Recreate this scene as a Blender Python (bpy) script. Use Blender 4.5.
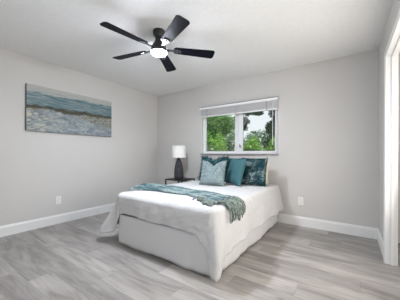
import bpy, bmesh, math, random
from mathutils import Vector, Matrix, noise
PI = math.pi
C = bpy.context.scene.collection
for o in list(bpy.data.objects): bpy.data.objects.remove(o)
random.seed(7)

# ------------------------------------------------------------------ camera, world, lights, exposure
W = 4.007; H = 2.44; DF = -3.95            # room width, height, front wall
F_PX = 216.73; YAW = -0.60518; PITCH = 0.00169; ROLL = 0.005414; SY = 4.1427
cd = bpy.data.cameras.new('camera'); cam = bpy.data.objects.new('camera', cd); C.objects.link(cam)
cd.sensor_width = 36; cd.lens = F_PX*36/400; cd.shift_y = SY/400; cd.clip_start = 0.02; cd.clip_end = 200
Fv = Vector((math.sin(YAW)*math.cos(PITCH), math.cos(YAW)*math.cos(PITCH), math.sin(PITCH)))
Rv = Vector((math.cos(YAW), -math.sin(YAW), 0)); Uv = Rv.cross(Fv)
R2 = Rv*math.cos(ROLL)+Uv*math.sin(ROLL); U2 = -Rv*math.sin(ROLL)+Uv*math.cos(ROLL)
cam.matrix_world = Matrix(((R2.x, U2.x, -Fv.x, 3.7023), (R2.y, U2.y, -Fv.y, -3.5936), (R2.z, U2.z, -Fv.z, 1.0772), (0, 0, 0, 1)))
bpy.context.scene.camera = cam

sc = bpy.context.scene
sc.view_settings.view_transform = 'Standard'; sc.view_settings.look = 'None'
sc.view_settings.gamma = 1; sc.view_settings.use_curve_mapping = False
sc.view_settings.exposure = 0.0

world = bpy.data.worlds.new('sky'); sc.world = world; world.use_nodes = True
wn = world.node_tree; wn.nodes.clear()
def wnode(t, **k):
    n = wn.nodes.new(t)
    for a, b in k.items(): setattr(n, a, b)
    return n
wo = wnode('ShaderNodeOutputWorld'); wb = wnode('ShaderNodeBackground'); wb.inputs['Strength'].default_value = 1.1
wtc = wnode('ShaderNodeTexCoord'); wno = wnode('ShaderNodeTexNoise'); wno.inputs['Scale'].default_value = 3.0; wno.inputs['Detail'].default_value = 5
wr = wnode('ShaderNodeValToRGB')
wr.color_ramp.elements[0].position = .42; wr.color_ramp.elements[0].color = (.55, .72, 1, 1)
wr.color_ramp.elements[1].position = .60; wr.color_ramp.elements[1].color = (.92, .95, 1, 1)
wn.links.new(wtc.outputs['Generated'], wno.inputs['Vector']); wn.links.new(wno.outputs['Fac'], wr.inputs['Fac'])
wn.links.new(wr.outputs['Color'], wb.inputs['Color']); wn.links.new(wb.outputs[0], wo.inputs[0])

sl = bpy.data.lights.new('sun', 'SUN'); sl.energy = 10.5; sl.angle = math.radians(1.0); sl.color = (1, .95, .86)
sun = bpy.data.objects.new('sun', sl); C.objects.link(sun)
sun.rotation_euler = Vector((-.45, .48, -.78)).to_track_quat('-Z', 'Y').to_euler()

def area(name, loc, d, sx, sy, power, col):
    l = bpy.data.lights.new(name, 'AREA'); l.shape = 'RECTANGLE'; l.size = sx; l.size_y = sy; l.energy = power; l.color = col
    o = bpy.data.objects.new(name, l); C.objects.link(o); o.location = loc
    o.rotation_euler = Vector(d).to_track_quat('-Z', 'Z').to_euler(); return o
# fill panel added behind the camera, and daylight through the doorway on the right
area('front_fill_light', (2.75, DF-.02, 1.35), (.12, 1, .12), 1.9, 1.3, 5.5, (1, .965, .91))
area('doorway_light', (W+.14, -1.85, 1.08), (-1, .03, .20), 1.35, 1.85, 23, (1, .945, .875))
area('hall_light', (W+1.2, -1.75, 1.35), (-1, -.05, -.05), 1.2, 1.8, 26, (1, .95, .88))
FANX, FANY = 1.962, -1.887
LAMP_W = 620.0                               # radiance of the fan's lens

# ------------------------------------------------------------------ helpers
def link(name, me, mat=None, parent=None):
    o = bpy.data.objects.new(name, me); C.objects.link(o)
    if mat: me.materials.append(mat)
    if parent: o.parent = parent
    return o
def obj(name, bm, mat=None, parent=None, smooth=False, bevel=0, loc=None):
    me = bpy.data.meshes.new(name)
    bmesh.ops.recalc_face_normals(bm, faces=bm.faces[:])
    if smooth:
        for f in bm.faces: f.smooth = True
    bm.to_mesh(me); bm.free()
    o = link(name, me, mat, parent)
    if bevel:
        m = o.modifiers.new('bevel', 'BEVEL'); m.width = bevel; m.segments = 2; m.limit_method = 'ANGLE'
    if loc: o.location = loc
    return o
def thing(name, label, cat, loc=(0, 0, 0), rz=0, group=None):
    o = bpy.data.objects.new(name, None); C.objects.link(o); o.location = loc; o.rotation_euler = (0, 0, rz)
    o.empty_display_size = .1; return tag(o, label, cat, group)
def tag(o, label, cat, group=None, kind=None):
    o['label'] = label; o['category'] = cat
    if group: o['group'] = group
    if kind: o['kind'] = kind
    return o
def struct(o, label=None):
    o['kind'] = 'structure'
    if label: o['label'] = label
    return o
def box(bm, x0, x1, y0, y1, z0, z1, M=None):
    v = [bm.verts.new((x, y, z)) for x in (x0, x1) for y in (y0, y1) for z in (z0, z1)]
    if M:
        for a in v: a.co = M @ a.co
    for f in ((0, 1, 3, 2), (4, 6, 7, 5), (0, 4, 5, 1), (2, 3, 7, 6), (0, 2, 6, 4), (1, 5, 7, 3)): bm.faces.new([v[i] for i in f])
def lathe(bm, prof, n=32, M=None, cap=True):
    rings = []
    for r, z in prof:
        ring = [bm.verts.new((r*math.cos(2*PI*i/n), r*math.sin(2*PI*i/n), z)) for i in range(n)]
        if M:
            for a in ring: a.co = M @ a.co
        rings.append(ring)
    for a, b in zip(rings, rings[1:]):
        for i in range(n): bm.faces.new((a[i], a[(i+1) % n], b[(i+1) % n], b[i]))
    if cap:
        if prof[0][0] > 1e-5: bm.faces.new(rings[0][::-1])
        if prof[-1][0] > 1e-5: bm.faces.new(rings[-1])
def tube(bm, pts, r, n=8):
    rings = []
    for k, p in enumerate(pts):
        p = Vector(p); a = Vector(pts[max(k-1, 0)]); b = Vector(pts[min(k+1, len(pts)-1)]); t = (b-a).normalized()
        u = t.orthogonal().normalized() if k == 0 else (u-t*u.dot(t)).normalized()
        w = t.cross(u); rr = r[k] if isinstance(r, (list, tuple)) else r
        rings.append([bm.verts.new(p+u*rr*math.cos(2*PI*i/n)+w*rr*math.sin(2*PI*i/n)) for i in range(n)])
    for a, b in zip(rings, rings[1:]):
        for i in range(n): bm.faces.new((a[i], a[(i+1) % n], b[(i+1) % n], b[i]))
    bm.faces.new(rings[0][::-1]); bm.faces.new(rings[-1])
def prism(bm, outline, z0, z1, M=None):
    lo = [bm.verts.new((x, y, z0)) for x, y in outline]; hi = [bm.verts.new((x, y, z1)) for x, y in outline]
    if M:
        for a in lo+hi: a.co = M @ a.co
    n = len(outline); bm.faces.new(lo[::-1]); bm.faces.new(hi)
    for i in range(n): bm.faces.new((lo[i], lo[(i+1) % n], hi[(i+1) % n], hi[i]))
def nz(x, y, z=0): return noise.noise(Vector((x, y, z)))
def lerp_table(t, x):
    if x <= t[0][0]: return t[0][1]
    for (a, u), (b, v) in zip(t, t[1:]):
        if x <= b:
            f = (x-a)/(b-a); f = f*f*(3-2*f); return u+(v-u)*f
    return t[-1][1]

class NT:
    def __init__(s, name, rough=.6, spec=.5, col=(.5, .5, .5)):
        s.m = bpy.data.materials.new(name); s.m.use_nodes = True; s.t = s.m.node_tree
        s.b = s.t.nodes['Principled BSDF']; s.b.inputs['Roughness'].default_value = rough
        s.b.inputs['Specular IOR Level'].default_value = spec; s.b.inputs['Base Color'].default_value = (*col, 1)
    def n(s, t, ins=None, **k):
        nd = s.t.nodes.new(t)
        for a, b in k.items(): setattr(nd, a, b)
        for a, b in (ins or {}).items():
            if hasattr(b, 'is_linked') or isinstance(b, bpy.types.NodeSocket): s.t.links.new(b, nd.inputs[a])
            else: nd.inputs[a].default_value = b
        return nd
    def l(s, a, b): s.t.links.new(a, b)
    def coord(s, which='Object', scale=(1, 1, 1), rot=(0, 0, 0), loc=(0, 0, 0)):
        tc = s.n('ShaderNodeTexCoord'); mp = s.n('ShaderNodeMapping', {'Vector': tc.outputs[which], 'Scale': scale, 'Rotation': rot, 'Location': loc})
        return mp.outputs[0]
    def noise(s, vec, scale, detail=3, rough=.5, dist=0):
        return s.n('ShaderNodeTexNoise', {'Vector': vec, 'Scale': scale, 'Detail': detail, 'Roughness': rough, 'Distortion': dist}).outputs['Fac']
    def ramp(s, fac, stops, interp='LINEAR'):
        r = s.n('ShaderNodeValToRGB', {'Fac': fac}); cr = r.color_ramp; cr.interpolation = interp
        while len(cr.elements) < len(stops): cr.elements.new(.5)
        for e, (p, c) in zip(cr.elements, stops): e.position = p; e.color = (*c, 1)
        return r.outputs['Color']
    def mix(s, fac, a, b, mode='MIX'):
        m = s.n('ShaderNodeMix', data_type='RGBA', blend_type=mode)
        for k, v in ((0, fac), (6, a), (7, b)):
            if isinstance(v, bpy.types.NodeSocket): s.l(v, m.inputs[k])
            elif k == 0: m.inputs[0].default_value = v
            else: m.inputs[k].default_value = (*v, 1)
        return m.outputs[2]
    def math(s, op, a, b=0.0, clamp=False):
        m = s.n('ShaderNodeMath', {0: a, 1: b}, operation=op, use_clamp=clamp); return m.outputs[0]
    def color(s, c): s.l(c, s.b.inputs['Base Color'])
    def bump(s, h, strength=.3, dist=.01):
        b = s.n('ShaderNodeBump', {'Height': h, 'Strength': strength, 'Distance': dist}); s.l(b.outputs[0], s.b.inputs['Normal'])

def plain(name, col, rough=.5, spec=.5, metal=0, var=.06, scale=30, bump=0):
    t = NT(name, rough, spec); v = t.noise(t.coord(), scale, 3)
    t.color(t.ramp(v, [(.3, tuple(c*(1-var) for c in col)), (.7, tuple(min(1, c*(1+var)) for c in col))]))
    t.b.inputs['Metallic'].default_value = metal
    if bump: t.bump(v, bump, .004)
    return t.m

# ------------------------------------------------------------------ materials
def wall_mat():
    t = NT('wall_paint', .85, .25)
    t.color(t.ramp(t.noise(t.coord(), 1.5, 3), [(.3, (.605, .590, .572)), (.7, (.625, .610, .592))]))
    t.bump(t.noise(t.coord(), 60, 3), .12, .004); return t.m
def ceil_mat():
    t = NT('ceiling_paint', .9, .2); n = t.noise(t.coord(), 28, 4, .6)
    t.color(t.ramp(n, [(.3, (.84, .835, .83)), (.7, (.88, .875, .87))]))
    t.bump(n, .25, .006); return t.m
def floor_mat():
    t = NT('vinyl_plank', .42, .42)
    v = t.coord()
    sep = t.n('ShaderNodeSeparateXYZ', {0: v})
    row = t.math('FLOOR', t.math('DIVIDE', sep.outputs[1], .182))
    wn1 = t.n('ShaderNodeTexWhiteNoise', {'W': row}, noise_dimensions='1D').outputs['Value']
    xs = t.math('ADD', t.math('DIVIDE', sep.outputs[0], 1.22), wn1)
    colid = t.math('FLOOR', xs)
    cv = t.n('ShaderNodeCombineXYZ', {0: colid, 1: row, 2: 0.0}).outputs[0]
    pid = t.n('ShaderNodeTexWhiteNoise', {'Vector': cv}, noise_dimensions='2D')
    off = t.n('ShaderNodeVectorMath', {0: pid.outputs['Color'], 1: (9, 9, 9)}, operation='MULTIPLY').outputs[0]
    vv = t.n('ShaderNodeVectorMath', {0: v, 1: off}, operation='ADD').outputs[0]
    g1 = t.noise(t.n('ShaderNodeMapping', {'Vector': vv, 'Scale': (1.5, 16, 1)}).outputs[0], 1.0, 6, .62, .8)
    g2 = t.noise(t.n('ShaderNodeMapping', {'Vector': vv, 'Scale': (1.3, 6, 1)}).outputs[0], 1.0, 3, .5, 1.5)
    g3 = t.noise(t.n('ShaderNodeMapping', {'Vector': vv, 'Scale': (6, 90, 1)}).outputs[0], 1.0, 3, .6)
    c = t.ramp(g1, [(.28, (.150, .136, .124)), (.45, (.245, .228, .213)), (.62, (.315, .298, .282)), (.8, (.37, .353, .337))])
    c = t.mix(.42, c, t.ramp(g2, [(.36, (.10, .092, .084)), (.50, (.28, .265, .25)), (.66, (.40, .382, .365))]))
    c = t.mix(.22, c, t.ramp(g3, [(.3, (.15, .137, .125)), (.7, (.40, .385, .37))]))
    tone = t.ramp(pid.outputs['Value'], [(0, (1.02, 1.02, 1.02)), (1, (1.45, 1.44, 1.43))])
    c = t.mix(1, c, tone, 'MULTIPLY')
    # knots
    vo = t.n('ShaderNodeTexVoronoi', {'Vector': t.n('ShaderNodeMapping', {'Vector': vv, 'Scale': (1.1, 3.0, 1)}).outputs[0], 'Scale': 1.3})
    kn = t.ramp(vo.outputs['Distance'], [(.0, (1, 1, 1)), (.085, (0, 0, 0))])
    c = t.mix(t.math('MULTIPLY', kn, .6), c, (.10, .088, .078))
    fy = t.math('FRACT', t.math('DIVIDE', sep.outputs[1], .182)); fx = t.math('FRACT', xs)
    e = t.math('MAXIMUM', t.math('LESS_THAN', fy, .014), t.math('LESS_THAN', fx, .0022))
    c = t.mix(t.math('MULTIPLY', e, .38), c, (.07, .063, .056))
    t.color(c); t.bump(t.math('SUBTRACT', g1, e), .10, .003); return t.m
WALL = wall_mat(); CEIL = ceil_mat(); FLOOR = floor_mat()
TRIM = plain('trim_white', (.80, .80, .79), .35, .5, var=.01)
VINYL = plain('window_vinyl', (.80, .81, .82), .35, .5, var=.01)
PLASTIC = plain('outlet_plastic', (.82, .82, .80), .3, .5, var=.01)
SLOT = plain('outlet_slot', (.05, .05, .05), .5)
SILL = plain('sill_marble_shaded', (.27, .26, .27), .25, .5, var=.25, scale=14)  # marble darkened in colour for the shade on the sill's front edge
BLACK = plain('black_metal', (.012, .012, .014), .45, .5)
BLADE = plain('fan_blade_black', (.004, .004, .010), .5, .10, scale=50, var=.3)
CHROME = plain('fan_screw_metal', (.6, .6, .62), .25, .5, metal=1)
def emit_mat():
    t = NT('fan_lens_glow', .5); t.b.inputs['Base Color'].default_value = (.9, .9, .9, 1)
    t.b.inputs['Emission Color'].default_value = (.84, .90, 1, 1); t.b.inputs['Emission Strength'].default_value = LAMP_W; return t.m
LENS = emit_mat()
def glass_mat():
    t = NT('window_glass', .0); t.t.nodes.remove(t.b); out = [n for n in t.t.nodes if n.type == 'OUTPUT_MATERIAL'][0]
    tr = t.n('ShaderNodeBsdfTransparent', {'Color': (.95, .97, .96, 1)}); gl = t.n('ShaderNodeBsdfGlossy', {'Roughness': .02})
    m = t.n('ShaderNodeMixShader', {0: .05, 1: tr.outputs[0], 2: gl.outputs[0]}); t.l(m.outputs[0], out.inputs[0]); return t.m
GLASS = glass_mat()
def cloth_mat(name, col, bs=.25, weave=300, fine=.1):
    t = NT(name, .9, .15); v = t.coord()
    n1 = t.noise(v, 3.2, 3, .5, 1.6); n2 = t.noise(v, weave, 2)
    t.color(t.ramp(n2, [(.3, tuple(c*.96 for c in col)), (.7, col)]))
    n1 = t.math('ADD', n1, t.math('MULTIPLY', t.noise(t.coord(scale=(1, 1, .5)), 13, 3, .5, 1.0), .22))
    h = t.math('ADD', t.math('MULTIPLY', n1, 1.0), t.math('MULTIPLY', n2, fine))
    t.b.inputs['Sheen Weight'].default_value = .1
    t.bump(h, bs, .03); return t.m
COMF = cloth_mat('white_comforter_cotton', (.63, .63, .63), .6)
SKIRT = cloth_mat('grey_white_skirt_cotton', (.70, .70, .705), .15)
MATT = cloth_mat('mattress_ticking', (.7, .7, .7), .1)
CREAM = cloth_mat('cream_pillow_cotton', (.72, .68, .58), .2)
def speck_mat(name, c0, c1, scale, p0=.45, p1=.56, bs=.6, rough=.95, kind='noise', c2=None):
    t = NT(name, rough, .15); v = t.coord()
    if kind == 'noise': f = t.noise(v, scale, 4, .7)
    else:
        f = t.n('ShaderNodeTexVoronoi', {'Vector': v, 'Scale': scale}).outputs['Distance']
    c = t.ramp(f, [(p0, c0), (p1, c1)])
    if c2: c = t.mix(t.ramp(t.noise(v, scale*.25, 3, .6), [(.42, (0, 0, 0)), (.58, (1, 1, 1))]), c, c2)
    t.color(c); t.bump(f, bs, .01); return t.m
TEAL_DARK = speck_mat('deep_teal_shag', (.008, .036, .044), (.070, .165, .180), 32, .42, .60)
TEAL_LIGHT = speck_mat('pale_teal_boucle', (.085, .125, .135), (.31, .38, .385), 70, .38, .60)
TEAL_PLAIN = speck_mat('plain_teal_linen', (.045, .120, .138), (.068, .165, .185), 150, .3, .7, .15)
TEAL_MID = speck_mat('mid_teal_linen', (.025, .085, .100), (.045, .130, .150), 150, .3, .7, .2)
TEAL_PATT = speck_mat('dark_teal_patterned', (.008, .028, .036), (.24, .33, .34), 34, .44, .58, .8, c2=(.010, .042, .052))
def throw_mat():
    t = NT('throw_knit', .95, .1); v = t.coord()
    st = t.noise(t.coord(scale=(1.1, 13, 6)), 1.6, 4, .6, .6); sp = t.noise(v, 60, 3, .7)
    c = t.ramp(st, [(.36, (.040, .080, .092)), (.45, (.13, .195, .205)), (.53, (.36, .42, .41)), (.66, (.22, .29, .29))])
    c = t.mix(t.ramp(sp, [(.45, (0, 0, 0)), (.6, (.7, .7, .7))]), c, (.085, .135, .14))
    t.color(c); t.bump(sp, .5, .01); return t.m
THROW = throw_mat()
FRINGE = speck_mat('throw_fringe', (.07, .095, .088), (.30, .35, .31), 45, .35, .65, .3)

# ------------------------------------------------------------------ room shell
T = .12
WX0, WX1, WZ0, WZ1 = 1.262, 2.742, 1.095, 1.985      # window opening in the back wall
bm = bmesh.new(); box(bm, -T-.0, W+1.4, DF-.6, T, -.12, 0); struct(obj('floor', bm, FLOOR))
bm = bmesh.new(); box(bm, -T, W+1.4, DF-1.25, T+.3, H, H+.15); struct(obj('ceiling', bm, CEIL))  # slab overhangs the front wall, an unseen eave added to block the sun
bm = bmesh.new(); box(bm, -T, 0, DF-T, T, 0, H); struct(obj('wall_left', bm, WALL))
bm = bmesh.new()
box(bm, 0, WX0, 0, T, 0, H); box(bm, WX1, W+1.4, 0, T, 0, H); box(bm, WX0, WX1, 0, T, 0, WZ0); box(bm, WX0, WX1, 0, T, WZ1, H)
struct(obj('wall_back', bm, WALL))
DY0, DY1, DZ = -2.60, -.765, 2.06                    # doorway in the right wall
bm = bmesh.new()
TR = .08
box(bm, W, W+TR, DY1+.02, 0, 0, H); box(bm, W, W+TR, DF, DY0-.02, 0, H); box(bm, W, W+TR, DY0-.02, DY1+.02, DZ+.02, H)
struct(obj('wall_right', bm, WALL))
FX0, FX1, FZ0, FZ1 = 1.75, 3.75, .7, 2.05               # opening for the front fill light, added unseen behind the camera
bm = bmesh.new()
box(bm, 0, FX0, DF-T, DF, 0, H); box(bm, FX1, W+1.4, DF-T, DF, 0, H); box(bm, FX0, FX1, DF-T, DF, 0, FZ0); box(bm, FX0, FX1, DF-T, DF, FZ1, H)
struct(obj('wall_front', bm, WALL))
bm = bmesh.new(); box(bm, W+1.28, W+1.4, DF, 0, 0, H); struct(obj('wall_hall', bm, WALL))

def base_profile(d0, d1, axis, pos, sgn, name):
    # prism along a wall: (distance from wall, height)
    pr = [(0, 0), (.015, 0), (.015, .115), (.011, .122), (.009, .134), (.004, .140), (0, .140)]
    bm = bmesh.new(); ends = []
    for d in (d0, d1):
        ends.append([bm.verts.new((d, pos+sgn*a, b) if axis == 'x' else (pos+sgn*a, d, b)) for a, b in pr])
    n = len(pr); bm.faces.new(ends[0]); bm.faces.new(ends[1][::-1])
    for i in range(n): bm.faces.new((ends[0][i], ends[0][(i+1) % n], ends[1][(i+1) % n], ends[1][i]))
    struct(obj(name, bm, TRIM))
base_profile(.0, W, 'x', 0, -1, 'baseboard_back')
base_profile(DF, -.015, 'y', 0, 1, 'baseboard_left')
base_profile(-.695, -.015, 'y', W, -1, 'baseboard_right')
base_profile(DF, -2.67, 'y', W, -1, 'baseboard_right_front')
base_profile(.015, W-.015, 'x', DF, 1, 'baseboard_front')

# doorway trim: casing on the wall face, jamb through the wall
bm = bmesh.new()
for (a, b) in ((DY1, DY1+.068), (DY0-.068, DY0)):
    box(bm, W-.017, W, a, b, 0, DZ+.068)
    m = (a+b)/2; box(bm, W-.022, W-.015, m-.012, m+.012, 0, DZ+.03)
box(bm, W-.017, W, DY0, DY1, DZ, DZ+.068)
struct(obj('trim_1', bm, TRIM, bevel=.003), 'white painted door casing on the right wall')
bm = bmesh.new()
box(bm, W-.002, W+TR+.002, DY1, DY1+.022, 0, DZ+.02); box(bm, W-.002, W+TR+.002, DY0-.022, DY0, 0, DZ+.02); box(bm, W-.002, W+TR+.002, DY0, DY1, DZ, DZ+.02)
box(bm, W+.03, W+.055, DY1-.012, DY1, 0, DZ); box(bm, W+.03, W+.055, DY0, DY0+.012, 0, DZ); box(bm, W+.03, W+.055, DY0+.012, DY1-.012, DZ-.012, DZ)
struct(obj('trim_2', bm, TRIM, bevel=.002), 'white painted door jamb in the right wall')

# ------------------------------------------------------------------ back window
win = bpy.data.objects.new('window_1', None); C.objects.link(win); win.location = ((WX0+WX1)/2, .06, WZ0); struct(win, 'white two-pane sliding window')
def wpart(name, bm, mat, par=win, bevel=0):
    bm.transform(Matrix.Translation(-win.location)); return obj(name, bm, mat, par, bevel=bevel)
FY0, FY1 = .045, .115
bm = bmesh.new()
box(bm, WX0, WX0+.022, FY0, FY1, WZ0, WZ1); box(bm, WX1-.022, WX1, FY0, FY1, WZ0, WZ1)
box(bm, WX0+.022, WX1-.022, FY0, FY1, WZ0, WZ0+.018); box(bm, WX0+.022, WX1-.022, FY0, FY1, WZ1-.03, WZ1)
wpart('window_frame', bm, VINYL, bevel=.003)
MX = 2.035
GASKET = plain('window_gasket', (.10, .10, .11), .7)
for k, (a, b, y0, y1, sl_, sr_) in enumerate(((WX0+.022, MX+.02, FY0+.028, FY0+.056, .034, .105), (MX+.0, WX1-.022, FY0-.004, FY0+.024, .088, .034))):
    bm = bmesh.new(); z0, z1 = WZ0+.018, WZ1-.03
    box(bm, a, a+sl_, y0, y1, z0, z1); box(bm, b-sr_, b, y0, y1, z0, z1); box(bm, a+sl_, b-sr_, y0, y1, z0, z0+.030); box(bm, a+sl_, b-sr_, y0, y1, z1-.035, z1)
    sash = wpart('window_sash', bm, VINYL, bevel=.003)
    bm = bmesh.new(); ym = (y0+y1)/2
    box(bm, a+sl_-.005, b-sr_+.005, ym-.002, ym+.002, z0+.025, z1-.03)
    g = wpart('window_pane', bm, GLASS, sash)
    bm = bmesh.new(); q0, q1, w0, w1 = a+sl_, b-sr_, z0+.030, z1-.035
    for c in ((q0, q0+.005, w0, w1), (q1-.005, q1, w0, w1), (q0, q1, w0, w0+.005), (q0, q1, w1-.005, w1)): box(bm, c[0], c[1], ym-.006, ym-.0021, c[2], c[3])
    wpart('gasket', bm, GASKET, sash)
bm = bmesh.new(); box(bm, MX+.012, MX+.026, FY0-.012, FY0-.003, 1.38, 1.50); wpart('window_latch', bm, VINYL, bevel=.002)
bm = bmesh.new(); box(bm, WX0-.018, WX1+.018, -.028, FY0, WZ0-.022, WZ0+.001)
wpart('window_sill', bm, SILL, bevel=.003)

# mini blind, drawn up
bl = thing('window_blind', 'white mini blind pulled all the way up over the top of the window', 'blind', ((WX0+WX1)/2, -.03, 1.84))
def bpart(name, bm, mat, bevel=0):
    bm.transform(Matrix.Translation(-bl.location)); return obj(name, bm, mat, bl, bevel=bevel)
BX0, BX1 = WX0-.018, WX1+.015
BLINDW = plain('blind_white', (.84, .835, .84), .45, .4, var=.02)
bm = bmesh.new(); box(bm, BX0, BX1, -.055, -.002, 1.955, 2.0); bpart('headrail', bm, BLINDW, .003)
bm = bmesh.new(); box(bm, BX0, BX1, -.066, -.057, 1.962, 1.998); bpart('valance', bm, BLINDW, .002)
bm = bmesh.new(); box(bm, BX0-.002, BX1+.002, -.068, -.002, 2.0, 2.007); bpart('shade_strip', bm, plain('shade_strip_grey', (.22, .21, .21), .5))  # grey strip stands in for the shadow line along the blind's top
bm = bmesh.new()
for k in range(17):
    z = 1.832+k*.0072; dx = .002*math.sin(k*2.3); box(bm, BX0+.012+dx, BX1-.012+dx, -.052, -.004, z, z+.0028)
bpart('slat_stack', bm, BLINDW)
bm = bmesh.new(); box(bm, BX0+.012, BX1-.012, -.053, -.003, 1.808, 1.828); bpart('bottom_rail', bm, BLINDW, .003)
for x in (1.42, 2.04, 2.58):
    bm = bmesh.new(); box(bm, x-.006, x+.006, -.0555, -.0525, 1.81, 1.955); bpart('ladder_tape', bm, plain('tape_grey', (.42, .42, .43), .8))
for k, (x, z) in enumerate(((2.105, 1.27), (2.118, 1.25))):
    bm = bmesh.new(); tube(bm, [(x, -.060, 1.95), (x+.001, -.058, 1.6), (x, -.057, z)], .0016, 6); c = bpart('lift_cord', bm, VINYL)
    bm = bmesh.new(); lathe(bm, [(.003, 0), (.011, -.01), (.013, -.045), (.008, -.055)], 12, Matrix.Translation((x, -.057, z))); 
    bm.transform(Matrix.Translation(-bl.location)); obj('cord_tassel', bm, plain('tassel_grey', (.35, .33, .33), .5), c, True)
bm = bmesh.new(); tube(bm, [(2.675, -.06, 1.94), (2.677, -.058, 1.5), (2.676, -.057, 1.24)], .004, 8); bpart('tilt_wand', bm, VINYL)

# frame of the front window, added unseen around the fill light
fw = bpy.data.objects.new('fill_window', None); C.objects.link(fw); fw.location = ((FX0+FX1)/2, DF-.06, FZ0); struct(fw, 'wide front window added behind the camera for fill light')
bm = bmesh.new()
for a, b, c_, d in ((FX0, FX0+.05, FZ0, FZ1), (FX1-.05, FX1, FZ0, FZ1), (2.72, 2.78, FZ0, FZ1), (FX0, FX1, FZ0, FZ0+.05), (FX0, FX1, FZ1-.05, FZ1)):
    box(bm, a, b, DF-.11, DF-.05, c_, d)
bm.transform(Matrix.Translation(-fw.location)); obj('window_frame', bm, VINYL, fw)  # added unseen frame of the fill window

# ------------------------------------------------------------------ outlets
def outlet(loc, rz, label):
    t = thing('wall_outlet', label, 'outlet', loc, rz, 'wall outlets')
    bm = bmesh.new(); box(bm, -.038, .038, -.006, 0, -.06, .06); obj('cover_plate', bm, PLASTIC, t, bevel=.0025)
    for s in (-1, 1):
        bm = bmesh.new(); prism(bm, [(.017*math.cos(a)*1.0, .0155*math.sin(a)) for a in [2*PI*i/16 for i in range(16)]], 0, .003, Matrix.Translation((0, -.006, s*.021)) @ Matrix.Rotation(PI/2, 4, 'X'))
        r = obj('receptacle', bm, PLASTIC, t)
        bm = bmesh.new()
        box(bm, -.0075, -.0050, -.0098, -.0088, s*.021-.001, s*.021+.008); box(bm, .0050, .0075, -.0098, -.0088, s*.021-.001, s*.021+.008)
        box(bm, -.002, .002, -.0098, -.0088, s*.021-.009, s*.021-.005)
        obj('slot', bm, SLOT, r)
outlet((0, -2.08, .362), PI/2, 'white duplex wall outlet low on the left wall below the painting')
outlet((3.088, 0, .377), 0, 'white duplex wall outlet low on the back wall just right of the bed')

# ------------------------------------------------------------------ painting
def paint_mat():
    t = NT('abstract_shore_canvas', .7, .3)
    tc = t.n('ShaderNodeTexCoord').outputs['Object']; s = t.n('ShaderNodeSeparateXYZ', {0: tc})
    u = t.math('ADD', t.math('DIVIDE', s.outputs[1], 1.294), .5)      # 0 left .. 1 right
    v = t.math('ADD', t.math('DIVIDE', s.outputs[2], .65), .5)        # 0 bottom .. 1 top
    vec = t.n('ShaderNodeCombineXYZ', {0: u, 1: v, 2: 0.0}).outputs[0]
    def nn(sc, sx=1, sy=1, off=0, d=4, r=.6, di=.5): return t.noise(t.n('ShaderNodeMapping', {'Vector': vec, 'Scale': (sx, sy, 1), 'Location': (off, off, 0)}).outputs[0], sc, d, r, di)
    wob = t.math('MULTIPLY', t.math('SUBTRACT', nn(3, 1.6, 1), .5), .16)
    wob2 = t.math('MULTIPLY', t.math('SUBTRACT', nn(9, 1.5, 1, 3), .5), .07)
    # height above the shore line (falls from .57 at the left to .33 at the right)
    line = t.math('ADD', .52, t.math('MULTIPLY', u, .02))
    h = t.math('ADD', t.math('ADD', t.math('SUBTRACT', v, line), wob), wob2)
    streak = nn(6, .8, 9, 1)
    sky = t.ramp(t.math('ADD', v, t.math('MULTIPLY', t.math('SUBTRACT', streak, .5), .55)), [(.78, (.33, .38, .40)), (.88, (.47, .48, .47)), (1.0, (.52, .52, .50))])
    sea = t.ramp(streak, [(.28, (.06, .11, .13)), (.42, (.12, .20, .23)), (.54, (.20, .29, .32)), (.64, (.42, .45, .44))])
    ridge = t.math('ADD', t.math('SUBTRACT', t.math('SUBTRACT', v, .84), t.math('MULTIPLY', u, .03)), t.math('MULTIPLY', t.math('SUBTRACT', nn(8, 1, .2, 5), .5), .16))
    up = t.mix(t.math('GREATER_THAN', ridge, 0), sea, sky)
    foam = t.ramp(nn(8, 1, 1.0, 8, 6, .75, 1.6), [(.36, (.14, .185, .215)), (.47, (.25, .30, .335)), (.58, (.38, .415, .43)), (.68, (.54, .55, .53))])
    lm = t.ramp(u, [(.05, (1, 1, 1)), (.42, (0, 0, 0))])
    cream = t.ramp(nn(7, 1.2, 2, 12, 6, .7, 2), [(.525, (0, 0, 0)), (.56, (1, 1, 1))])
    foam = t.mix(t.math('MULTIPLY', cream, lm), foam, (.62, .60, .47))
    rm = t.ramp(t.math('ADD', u, t.math('MULTIPLY', h, 2.2)), [(.20, (0, 0, 0)), (.36, (1, 1, 1))])
    olive = t.ramp(nn(26, 1, 1, 20, 4, .7), [(.42, (.15, .145, .10)), (.6, (.40, .41, .36))])
    low = t.mix(t.math('MULTIPLY', rm, .8), foam, olive)
    c = t.mix(t.ramp(h, [(.0, (0, 0, 0)), (.02, (1, 1, 1))]), low, up)
    bw = t.math('MULTIPLY', t.math('ABSOLUTE', h), t.math('SUBTRACT', 2.1, t.math('MULTIPLY', nn(3.2, 1.5, .4, 41, 2), 2.6)))
    band = t.ramp(bw, [(.014, (1, 1, 1)), (.050, (0, 0, 0))])
    c = t.mix(t.math('MULTIPLY', band, .92), c, t.ramp(nn(16, .5, 3, 30), [(.42, (.020, .019, .010)), (.62, (.12, .105, .055))]))
    t.color(t.mix(1, c, (.84, .84, .83), 'MULTIPLY')); t.bump(nn(30, 1, 1, 2), .3, .004); return t.m
pt = thing('wall_painting', 'wide abstract shoreline painting in blue and cream on the left wall', 'painting', (.0, -1.855, 1.722))
bm = bmesh.new(); box(bm, .036, .038, -.647, .647, -.325, .325); obj('canvas', bm, paint_mat(), pt)
bm = bmesh.new(); box(bm, .0, .036, -.648, .648, -.326, .326); obj('canvas_edge', bm, plain('canvas_edge_dark', (.07, .075, .08), .6), pt)

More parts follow.
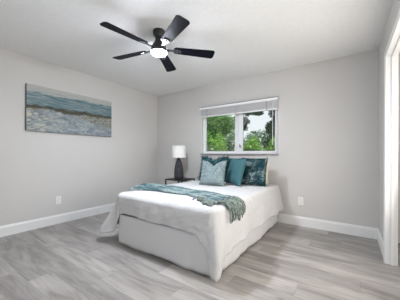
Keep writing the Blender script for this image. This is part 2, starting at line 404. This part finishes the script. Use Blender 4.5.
# ------------------------------------------------------------------ bed
X0, X1, Y0, Y1, ZT = 1.375, 2.770, -2.01, -.075, .605
bed = thing('bed', 'bed with plain pale grey bed skirt under the white comforter', 'bed', ((X0+X1)/2, (Y0+Y1)/2, 0))
def bdpart(name, bm, mat, smooth=False, bevel=0, par=None):
    bm.transform(Matrix.Translation(-bed.location)); return obj(name, bm, mat, par or bed, smooth, bevel)
bm = bmesh.new(); box(bm, X0+.03, X1-.03, Y0+.03, Y1, .34, .575); bdpart('mattress', bm, MATT, True, .05)
bm = bmesh.new(); box(bm, X0+.04, X1-.04, Y0+.04, Y1, .14, .338); bdpart('box_spring', bm, MATT, False, .02)
for (x, y) in ((X0+.12, Y0+.14), (X1-.12, Y0+.14), (X0+.12, Y1-.1), (X1-.12, Y1-.1)):
    bm = bmesh.new(); lathe(bm, [(.022, 0), (.022, .139)], 12, Matrix.Translation((x, y, 0))); bdpart('leg', bm, BLACK)
def loop(x0, x1, y0, y1, r, step):
    """path down the left side, across the foot, up the right side -> (point, outward, tag coordinate)"""
    P = []; L = y1-(y0+r)
    n = int(L/step)
    for i in range(n): P.append((Vector((x0, y1-L*i/n, 0)), Vector((-1, 0, 0)), i/n))
    m = 22
    for i in range(m):
        a = PI+PI/2*i/m; P.append((Vector((x0+r+r*math.cos(a), y0+r+r*math.sin(a), 0)), Vector((math.cos(a), math.sin(a), 0)), 1+i/m))
    Lf = x1-x0-2*r; k = int(Lf/step)
    for i in range(k): P.append((Vector((x0+r+Lf*i/k, y0, 0)), Vector((0, -1, 0)), 2+i/k))
    for i in range(m):
        a = 1.5*PI+PI/2*i/m; P.append((Vector((x1-r+r*math.cos(a), y0+r+r*math.sin(a), 0)), Vector((math.cos(a), math.sin(a), 0)), 3+i/m))
    for i in range(n+1): P.append((Vector((x1, y0+r+L*i/n, 0)), Vector((1, 0, 0)), 4+i/n))
    return P
# skirt: a thin hanging cloth with a softly waving hem
bm = bmesh.new(); rows = 12; prev = None; s = 0; lastp = None
for p, o, tg in loop(X0+.0, X1-.0, Y0+.0, Y1, .07, .02):
    if lastp: s += (p-lastp).length
    lastp = p; col = []
    for j in range(rows+1):
        f = j/rows; z = .36-(.345+.008*math.sin(s*9)+.006*nz(s*7, 3))*f
        fold = f*(.012*nz(s*4.2, f*.8, 1)+.009*nz(s*11, f, 5)) + f*f*.006*math.sin(s*26)*(nz(s*1.4, 9)+.3)
        inn = -.03*max(0, 1-abs(tg-3.5)/.9)*f          # the near corner tucks in towards the floor
        q = p+o*(fold+inn-.008); col.append(bm.verts.new((q.x, q.y, max(z, .006))))
    if prev:
        for j in range(rows): bm.faces.new((prev[j], col[j], col[j+1], prev[j+1]))
    prev = col
sk = bdpart('bed_skirt', bm, SKIRT, True); m = sk.modifiers.new('t', 'SOLIDIFY'); m.thickness = .004

# comforter: one draped surface, spine -> edge -> hem
HX0, HX1, HY0 = X0-.015, X1+.02, Y0-.02
DROP = [(0, .40), (.85, .40), (.97, .44), (1.2, .49), (1.5, .50), (1.78, .46), (1.93, .30), (2.03, .235), (2.1, .225), (2.5, .235), (2.80, .232), (2.9, .240), (2.965, .30), (3.0, .36), (3.12, .47), (3.30, .575), (3.48, .592), (3.62, .575), (3.95, .44), (4.04, .405), (4.2, .385), (4.5, .375), (5, .385)]
FLARE = [(0, .05), (.80, .07), (.95, .14), (1.2, .215), (1.5, .19), (1.75, .07), (2.0, .0), (2.9, .0), (3.0, .01), (3.3, .035), (3.5, .045), (4.0, .045), (4.3, .035), (5, .065)]
SPX = (X0+X1)/2; SPY = Y0+.72
def topz(x, y):
    d = min(x-HX0, HX1-x, y-HY0)
    return ZT+.014*(1-math.exp(-max(d, 0)*9))+.006*nz(x*3, y*3)+.003*nz(x*9, y*8, 4)+.0035*nz(x*3+y*14, x*2, 8)+.005*nz(x*5, y*5, 14)
bm = bmesh.new(); prev = None; s = 0; lastp = None
NI, NR, ND = 16, 7, 26; RR = .055
for p, o, tg in loop(HX0, HX1, HY0, Y1+.0, .10, .016):
    if lastp: s += (p-lastp).length
    lastp = p; col = []
    sp = Vector((SPX, max(p.y, SPY), 0)); e0 = p-o*RR
    for j in range(NI):
        f = j/NI; q = sp.lerp(e0, f); col.append(Vector((q.x, q.y, topz(q.x, q.y))))
    ze = topz(e0.x, e0.y)
    D = lerp_table(DROP, tg); FL = lerp_table(FLARE, tg)
    for j in range(NR):
        a = PI/2*j/NR; q = e0+o*RR*math.sin(a); col.append(Vector((q.x, q.y, ze-RR*(1-math.cos(a)))))
    tang = Vector((-o.y, o.x, 0))
    c1 = max(0, 1-abs(tg-1.4)/.75); c3 = max(0, 1-abs(tg-3.4)/.6)
    for j in range(ND+1):
        f = j/ND; z = ze-RR-(D-RR)*f; dep = (ze-z)
        fold = f*(.022*nz(s*3.4, f*.7, 2)+.016*nz(s*9, f*1.2, 7))+.012*f*nz(s*6+f*3.5, f*1.5, 21)
        fold += f*c1*.045*math.sin(s*40+.6)+f*c3*.026*math.sin(s*40+.4)
        side = 1 if tg > 4 else 0
        fold += side*f*.014*math.sin(s*12+nz(s*2, 1)*3)
        out = FL*f**1.15+fold+.006*math.sin(PI*f)
        q = p+o*max(out, -.006)
        q += tang*(c3*.02*f*math.sin(f*3)) 
        if c1 > 0: q += Vector((-.05*c1*f, .05*c1*f, 0))
        zz = max(z+.010*f*nz(s*5, 11), .012)
        col.append(Vector((q.x, q.y, zz)))
    col = [bm.verts.new(v) for v in col]
    if prev:
        for j in range(len(col)-1):
            bm.faces.new((prev[j], col[j], col[j+1], prev[j+1]))
    prev = col
bmesh.ops.remove_doubles(bm, verts=bm.verts[:], dist=.0004)
cf = obj('comforter', bm, COMF, None, True)
m = cf.modifiers.new('t', 'SOLIDIFY'); m.thickness = .012; m.offset = -1
tag(cf, 'white comforter spread over the bed with its near corner hanging to the floor', 'comforter')

# ------------------------------------------------------------------ throw blanket
# far and near edges as functions of x; lies across the bed and over its right edge
FAR = [(1.30, -1.45), (1.40, -1.41), (1.8, -1.37), (2.2, -1.37), (2.45, -1.42), (2.60, -1.50), (2.85, -1.56)]
NEAR = [(1.30, -1.80), (1.45, -1.77), (1.8, -1.71), (2.2, -1.70), (2.45, -1.78), (2.62, -1.86), (2.85, -1.84)]
PUFF = [(1.30, .045), (1.42, .075), (1.55, .065), (1.8, .045), (2.2, .035), (2.6, .040), (2.78, .040)]
def bed_surf(x, y, lift):
    """point on / over the comforter at path coordinate x (past the right edge the path turns down)"""
    xe = HX1-.045
    if x <= xe: return Vector((x, y, topz(x, y)+lift))
    d = x-xe; zt = topz(xe, y)
    if d < .10:
        a = d/.10*PI/2*.93; R = .064+lift; return Vector((xe+R*math.sin(a), y, zt-.064+R*math.cos(a)))
    a = PI/2*.93; R = .064+lift
    return Vector((xe+R*math.sin(a)+.10*(d-.10), y, zt-.064+R*math.cos(a)-(d-.10)))
tb = thing('throw_blanket', 'teal and grey throw blanket laid crumpled across the foot of the bed', 'blanket', (2.0, -1.6, ZT+.02))
bm = bmesh.new(); grid = []
NXs, NYs = 130, 44
for i in range(NXs+1):
    x = 1.335+(2.69-1.335)*i/NXs; row = []
    for j in range(NYs+1):
        f = j/NYs; a, b = lerp_table(NEAR, x), lerp_table(FAR, x)
        a += .012*nz(x*9, 2); b += .014*nz(x*7, 5)
        y = a+(b-a)*f
        pf = lerp_table(PUFF, x); w = math.sin(PI*f)**.35 if 0 < f < 1 else 0
        rid = .55+.30*math.sin(f*19+3*nz(x*1.3, 1)+.9*math.sin(x*3))+.35*nz(x*3.0, f*5, 3)+.14*nz(x*12, f*12, 6)
        y += .02*nz(x*2.3, f*3, 9)
        row.append(bm.verts.new(bed_surf(x, y, .009+pf*w*max(rid, .08))))
    grid.append(row)
for i in range(NXs):
    for j in range(NYs): bm.faces.new((grid[i][j], grid[i+1][j], grid[i+1][j+1], grid[i][j+1]))
bm.transform(Matrix.Translation(-tb.location))
bk = obj('blanket_cloth', bm, THROW, tb, True); m = bk.modifiers.new('t', 'SOLIDIFY'); m.thickness = .006; m.offset = -1
# tassels over the right edge
def tassel(pts, r):
    bm = bmesh.new(); n = len(pts)
    tube(bm, pts, [r*(.55+.45*min(1, k/2))*(1 if k < n-1 else .7) for k in range(n)], 7)
    bm.transform(Matrix.Translation(-tb.location)); return obj('tassel', bm, FRINGE, tb, True)
rt = random.Random(5)
for k in range(30):
    f = (k+.5)/30; y = -1.84+(.30)*f+rt.uniform(-.008, .008); x0 = 2.665+rt.uniform(-.015, .015)
    L = (.20+.06*rt.random()+.03*f) if k % 4 else .15; pts = []
    sw = rt.uniform(-.035, .035)
    for q in range(8):
        g = q/7; pts.append(bed_surf(x0+L*g, y+sw*g+.012*math.sin(g*5+k), .018+.012*math.sin(g*PI)+.006*nz(k*1.7, g*2)))
    tassel(pts, .0085)
for k in range(34):      # short tassels lying along the bunched near edge
    x = 2.42+.24*(k/33); y = lerp_table(NEAR, x)+.02; pts = []
    L = .05+.05*rt.random(); sw = rt.uniform(-.02, .04)
    if x > 2.55: L += .03
    for q in range(6):
        g = q/5; pts.append(bed_surf(x+sw*g, max(y-L*g, HY0+.035), .020*(1-g)+.007))
    tassel(pts, .006)

# ------------------------------------------------------------------ pillows
def pillow(name, label, loc, w, h, thick, yaw, lean, mat, chop=0, shag=0, roll=0, spikes=0, seed=1, group='cushions at the head of the bed', fr_mat=None):
    """square cushion standing on its bottom edge; front faces -y before yaw"""
    N = 40; bm = bmesh.new(); sides = []
    M = Matrix.Translation(loc) @ Matrix.Rotation(yaw, 4, 'Z') @ Matrix.Rotation(-lean, 4, 'X') @ Matrix.Rotation(roll, 4, 'Y')
    def pt(u, v, sgn):
        pin = .075                                   # edges bow in between the corners
        x = u*w/2*(1-pin*(1-u*u)*0-pin*(1-v*v)*abs(u)**2*1.0)
        z = v*h/2*(1-pin*(1-u*u)*abs(v)**2)
        t_ = ((1-u**4)*(1-v**4))**.62*thick/2*(1+.12*nz(u*2+seed, v*2))
        if v > -1: z -= chop*math.exp(-abs(u/.36)**1.3)*((v+1)/2)**2.2*h*.5
        t_ *= 1-.45*min(1, chop*2.2)*math.exp(-(u/.22)**2)*max(0, v)
        t_ += .006*nz(u*5+seed, v*5, 3)*(1-u**4)*(1-v**4)
        y = sgn*t_
        return Vector((x, y, z+h/2))
    for sgn in (-1, 1):
        g = [[None]*(N+1) for _ in range(N+1)]
        for i in range(N+1):
            for j in range(N+1):
                u, v = -1+2*i/N, -1+2*j/N
                if sgn == 1 and (i in (0, N) or j in (0, N)): g[i][j] = sides[0][i][j]; continue
                P = pt(u, v, sgn)
                if shag: P += Vector((nz(u*17+seed, v*17, 1), sgn*abs(nz(u*19, v*19+seed, 2))*1.4, nz(u*17, v*17, 4+seed)))*shag
                g[i][j] = bm.verts.new(P)
        sides.append(g)
        for i in range(N):
            for j in range(N): bm.faces.new((g[i][j], g[i+1][j], g[i+1][j+1], g[i][j+1]))
    o = thing(name, label, 'cushion', loc, yaw, group)
    R = Matrix.Rotation(-lean, 4, 'X') @ Matrix.Rotation(roll, 4, 'Y')
    bm.transform(R); zmin = min(v.co.z for v in bm.verts); bm.transform(Matrix.Translation((0, 0, -zmin)))
    obj('cover', bm, mat, o, True)
    # piping or fringe around the rim
    rim = []
    for i in range(N): rim.append((-1+2*i/N, -1))
    for i in range(N): rim.append((1, -1+2*i/N))
    for i in range(N): rim.append((1-2*i/N, 1))
    for i in range(N): rim.append((-1, 1-2*i/N))
    rr = random.Random(seed); bm = bmesh.new()
    if spikes:
        for k in range(len(rim)*3):
            a = rim[k//3]; b = rim[(k//3+1) % len(rim)]; f = (k % 3)/3; u = a[0]+(b[0]-a[0])*f; v = a[1]+(b[1]-a[1])*f
            P = pt(u, v, 0); c = Vector((0, 0, h/2)); d = (P-c).normalized()+Vector((rr.uniform(-.5, .5), rr.uniform(-.9, .9), rr.uniform(-.5, .5)))
            L = spikes*rr.uniform(.5, 1.1)
            tube(bm, [P, P+d*L*.5, P+d*L+Vector((0, 0, -.15*L))], [.0035, .0028, .001], 4)
        nm = 'fringe'
    else:
        pts = [pt(u, v, 0) for u, v in rim]; tube(bm, pts+[pts[0]], .0035, 6); nm = 'piping'
    bm.transform(R); bm.transform(Matrix.Translation((0, 0, -zmin)))
    for v in bm.verts: v.co.z = max(v.co.z, .001)
    obj(nm, bm, fr_mat or mat, o, True)
    return o
ZB = ZT+.018
pillow('throw_pillow', 'deep teal shaggy fringed cushion, leftmost at the back', (1.76, -.42, ZB), .48, .42, .15, math.radians(6), math.radians(14), TEAL_DARK, chop=.26, shag=.022, spikes=.05, seed=2)
pillow('throw_pillow', 'mid teal cushion mostly hidden behind the pale speckled one', (2.05, -.20, ZB), .38, .40, .09, math.radians(-2), math.radians(6), TEAL_MID, seed=4)
pillow('throw_pillow', 'pale grey-teal speckled cushion with dented top, front of the row', (2.03, -.88, ZB), .39, .39, .13, math.radians(12), math.radians(20), TEAL_LIGHT, chop=.42, shag=.003, seed=3)
pillow('throw_pillow', 'smooth plain teal cushion in the middle of the row', (2.245, -.62, ZB), .41, .41, .12, math.radians(-34), math.radians(15), TEAL_PLAIN, seed=5)
pillow('throw_pillow', 'dark teal cushion with mottled light pattern, right end of the row', (2.505, -.50, ZB), .40, .42, .13, math.radians(2), math.radians(16), TEAL_PATT, shag=.007, spikes=.012, seed=6)
pillow('throw_pillow', 'cream cushion just showing behind the dark mottled one', (2.47, -.27, ZB), .40, .36, .10, math.radians(0), math.radians(12), CREAM, seed=8)

# ------------------------------------------------------------------ nightstand and lamp
NX0, NX1, NY0, NY1, NZ = .735, 1.165, -.50, -.09, .60
ns = thing('nightstand', 'black metal open-frame nightstand beside the bed in the corner', 'nightstand', ((NX0+NX1)/2, (NY0+NY1)/2, 0))
def npart(name, bm, bevel=0):
    bm.transform(Matrix.Translation(-ns.location)); return obj(name, bm, BLACK, ns, bevel=bevel)
bm = bmesh.new(); box(bm, NX0, NX1, NY0, NY1, NZ-.022, NZ); npart('tabletop', bm, .002)
for x in (NX0+.01, NX1-.01):
    for y in (NY0+.01, NY1-.01):
        bm = bmesh.new(); box(bm, x-.01, x+.01, y-.01, y+.01, 0, NZ-.022); npart('leg', bm)
bm = bmesh.new(); box(bm, NX0+.02, NX1-.02, NY0+.002, NY1-.002, .16, .178); npart('shelf', bm)
lp = thing('table_lamp', 'table lamp with dark grey teardrop base and white drum shade', 'lamp', (.965, -.36, NZ))
LB = speck_mat('lamp_ceramic', (.030, .031, .036), (.075, .077, .085), 40, .4, .6, .5, .55)
bm = bmesh.new(); lathe(bm, [(.070, 0), (.082, .008), (.088, .05), (.088, .11), (.082, .19), (.070, .27), (.055, .335), (.038, .38), (.020, .405), (.013, .43)], 36); obj('base', bm, LB, lp, True)
bm = bmesh.new(); tube(bm, [(0, 0, .43), (0, 0, .56)], .007, 10); obj('stem', bm, CHROME, lp, True)
SH = NT('lamp_shade_linen', .9, .2)
SH.color(SH.ramp(SH.noise(SH.coord(), 200, 2), [(.3, (.74, .73, .70)), (.7, (.80, .79, .76))]))
bm = bmesh.new(); z0, z1 = .415, .645; r0, r1 = .140, .128
lathe(bm, [(r0, z0), (r1, z1), (r1-.003, z1), (r0-.003, z0), (r0, z0)], 48, cap=False); obj('lamp_shade', bm, SH.m, lp, True)
bm = bmesh.new()
for a in (0, 2*PI/3, 4*PI/3): tube(bm, [(0, 0, .56), ((r1+.001)*math.cos(a), (r1+.001)*math.sin(a), .56)], .002, 5)
obj('shade_spider', bm, CHROME, lp)
bm = bmesh.new(); lathe(bm, [(.012, .47), (.03, .49), (.03, .52), (.012, .545)], 16); obj('bulb', bm, PLASTIC, lp, True)

# ------------------------------------------------------------------ ceiling fan
fan = thing('ceiling_fan', 'black five-blade ceiling fan with a glowing white light', 'fan', (FANX, FANY, H))
def fpart(name, bm, mat, smooth=False, par=None, bevel=0): return obj(name, bm, mat, par or fan, smooth, bevel)
bm = bmesh.new(); lathe(bm, [(.064, 0), (.067, -.012), (.066, -.036), (.060, -.056), (.050, -.070), (.044, -.082)], 36); fpart('canopy', bm, BLACK, True)
bm = bmesh.new(); lathe(bm, [(.043, -.078), (.043, -.10), (.048, -.125), (.062, -.150), (.078, -.175), (.084, -.198), (.084, -.212), (.070, -.220)], 40); fpart('motor_housing', bm, BLACK, True)
bm = bmesh.new(); lathe(bm, [(.070, -.216), (.086, -.220), (.088, -.236), (.083, -.238)], 40, cap=False); kit = fpart('light_kit', bm, BLACK, True)
bm = bmesh.new(); lathe(bm, [(.083, -.236), (.083, -.246), (.076, -.252), (.060, -.257), (.035, -.260), (.0001, -.262)], 40); fpart('light_lens', bm, LENS, True, kit)
BZ = -.212
def blade_outline():
    pts = []; n = 12; r0, r1 = .165, .63
    def hw(r): return .050+.020*(r-r0)/(r1-r0)
    for i in range(n+1): r = r0+.02+(r1-.035-r0-.02)*i/n; pts.append((r, -hw(r)))
    rr = .035; w = hw(r1)
    for i in range(1, 7): a = -PI/2+PI/2*i/6; pts.append((r1-rr+rr*math.cos(a), -(w-rr)+rr*math.sin(a)))
    for i in range(0, 7): a = PI/2*i/6; pts.append((r1-rr+rr*math.cos(a), (w-rr)+rr*math.sin(a)))
    for i in range(n, -1, -1): r = r0+.02+(r1-.035-r0-.02)*i/n; pts.append((r, hw(r)))
    pts.append((r0, hw(r0)-.015)); pts.append((r0, -hw(r0)+.015))
    return pts
for k, deg in enumerate((-97, -25, 47, 119, 191)):
    Mr = Matrix.Rotation(math.radians(deg), 4, 'Z') @ Matrix.Translation((0, 0, BZ+.01)) @ Matrix.Rotation(math.radians(-12), 4, 'X')
    bm = bmesh.new(); prism(bm, blade_outline(), 0, .007, Mr); b = fpart('blade', bm, BLADE, bevel=.002)
    bm = bmesh.new()
    prism(bm, [(.09, -.018), (.15, -.014), (.19, -.032), (.235, -.030), (.25, -.008), (.25, .008), (.235, .030), (.19, .032), (.15, .014), (.09, .018)], -.006, 0, Mr)
    fpart('blade_bracket', bm, BLACK, par=b)
    for (x, y) in ((.205, -.018), (.205, .018), (.232, 0)):
        bm = bmesh.new(); lathe(bm, [(.006, -.006), (.005, -.009)], 10, Mr @ Matrix.Translation((x, y, 0))); fpart('screw', bm, CHROME, par=b)

# ------------------------------------------------------------------ outdoors
def leaf_mat(name, a, b):
    t = NT(name, .55, .3); n = t.n('ShaderNodeObjectInfo').outputs['Random']
    c = t.ramp(t.noise(t.coord(), 9, 3, .7), [(.35, a), (.65, b)]); t.color(c)
    t.b.inputs['Transmission Weight'].default_value = 0
    out = [q for q in t.t.nodes if q.type == 'OUTPUT_MATERIAL'][0]
    tl = t.n('ShaderNodeBsdfTranslucent'); t.l(c, tl.inputs[0]); m = t.n('ShaderNodeMixShader', {0: .35, 1: t.b.outputs[0], 2: tl.outputs[0]}); t.l(m.outputs[0], out.inputs[0])
    return t.m
LEAF = [leaf_mat('leaf_bright', (.09, .21, .03), (.26, .46, .08)), leaf_mat('leaf_mid', (.05, .14, .03), (.17, .34, .09)), leaf_mat('leaf_deep', (.012, .05, .018), (.05, .14, .04)), leaf_mat('leaf_bluish', (.05, .12, .06), (.16, .28, .14))]
BARK = plain('bark', (.10, .075, .055), .9, .2, var=.4, scale=12, bump=.6)
def leaves(bm, rnd, c, rad, n, size):
    for _ in range(n):
        while True:
            d = Vector((rnd.uniform(-1, 1), rnd.uniform(-1, 1), rnd.uniform(-1, 1)))
            if .35 < d.length < 1: break
        p = c+Vector((d.x*rad[0], d.y*rad[1], d.z*rad[2]))
        if p.z < .03: continue
        ax = Vector((rnd.uniform(-1, 1), rnd.uniform(-1, 1), rnd.uniform(-.6, .3))).normalized(); sd = ax.cross(Vector((rnd.uniform(-1, 1), rnd.uniform(-1, 1), 1))).normalized()
        s = size*rnd.uniform(.6, 1.2); up = ax.cross(sd)*s*.12
        v = [bm.verts.new(p-ax*s*.5), bm.verts.new(p+sd*s*.25+up), bm.verts.new(p+ax*s*.5), bm.verts.new(p-sd*s*.25+up)]
        bm.faces.new(v)
def plant(name, label, cat, x, y, blobs, n, size, mat, trunk, seed, group):
    """blobs: (dx, dy, z, rx, ry, rz)"""
    rnd = random.Random(seed); t = thing(name, label, cat, (x, y, 0), 0, group)
    bm = bmesh.new(); tot = sum(b[3]*b[5] for b in blobs)
    for b in blobs:
        k = int(n*b[3]*b[5]/tot)
        # each blob is broken into clumps
        for _ in range(9):
            a = rnd.uniform(0, 2*PI); r = rnd.uniform(.2, .75); zc = rnd.uniform(-.7, .7)
            c = Vector((b[0]+math.cos(a)*b[3]*r, b[1]+math.sin(a)*b[4]*r, b[2]+zc*b[5]))
            leaves(bm, rnd, c, (b[3]*.45, b[4]*.45, b[5]*.42), k//9, size)
    obj('foliage', bm, mat, t)
    if trunk:
        bm = bmesh.new(); tube(bm, [(0, 0, 0), (.05, .02, trunk[0]*.5), (-.03, .0, trunk[0])], [trunk[1], trunk[1]*.8, trunk[1]*.6], 10)
        for b in blobs: tube(bm, [(-.03, 0, trunk[0]*.8), (b[0]*.6, b[1]*.6, (trunk[0]+b[2])*.5), (b[0], b[1], b[2])], [trunk[1]*.55, trunk[1]*.35, trunk[1]*.15], 7)
        obj('trunk', bm, BARK, t)
    return t
def grass_mat():
    t = NT('lawn', .9, .1); t.color(t.ramp(t.noise(t.coord(), 4, 6, .7), [(.35, (.05, .11, .02)), (.65, (.13, .24, .05))])); return t.m
bm = bmesh.new(); box(bm, -22, 22, T+.02, 40, -.20, -.0); gnd = obj('ground', bm, grass_mat()); struct(gnd, 'green lawn behind the house')
GR = 'trees and shrubs behind the window'
plant('shrub', 'bright green shrub in the lower left window pane', 'shrub', -1.25, 4.2, [(-.55, 0, 1.0, .6, .5, .95), (.35, 0, 1.15, .65, .5, 1.0), (.1, .1, .5, .9, .5, .45)], 9000, .10, LEAF[0], (.9, .04), 11, GR)
plant('shrub', 'bright green shrub in the lower right window pane', 'shrub', 1.25, 4.4, [(-.6, 0, .95, .55, .5, .9), (.15, 0, .85, .5, .5, .85), (.8, .1, 1.05, .6, .5, 1.0)], 9000, .10, LEAF[0], (.8, .04), 12, GR)
plant('tree', 'broad leafy tree filling the left window pane', 'tree', -2.2, 6.3, [(-.7, 0, 2.3, 1.3, 1, 1.1), (.45, -.2, 2.1, .8, .8, .95), (-.2, 0, 3.3, 1.2, 1, .9)], 15000, .13, LEAF[1], (2.0, .12), 13, GR)
plant('tree', 'dark slender tree at the right side of the right pane', 'tree', 1.0, 6.0, [(0, 0, 1.7, .44, .4, .8), (-.05, 0, 2.7, .46, .4, .8), (.1, 0, 3.6, .48, .4, .7)], 8500, .11, LEAF[2], (2.8, .06), 14, GR)
plant('tree', 'tree whose thin branches overhang the top of the window', 'tree', -.52, 5.3, [(.30, 0, 3.0, .42, .4, .40), (.95, 0, 2.95, .45, .4, .30), (.38, .1, 2.45, .22, .2, .30)], 3000, .10, LEAF[2], (2.8, .05), 15, GR)
plant('shrub', 'grey-green round shrub farther back in the right pane', 'shrub', -.4, 9.0, [(-.9, 0, 1.3, .9, .7, 1.15), (.4, 0, 1.35, .9, .7, 1.2), (1.5, 0, 1.5, .9, .7, 1.3)], 9000, .14, LEAF[3], (1.0, .06), 16, GR)
plant('tree', 'far green tree behind the shrubs in the left pane', 'tree', -4.6, 9.5, [(0, 0, 3.2, 1.7, 1.2, 1.5), (1.2, 0, 1.8, 1.2, 1, 1.4), (-1, 0, 1.6, 1.4, 1, 1.4)], 9000, .17, LEAF[1], (2.6, .15), 17, GR)
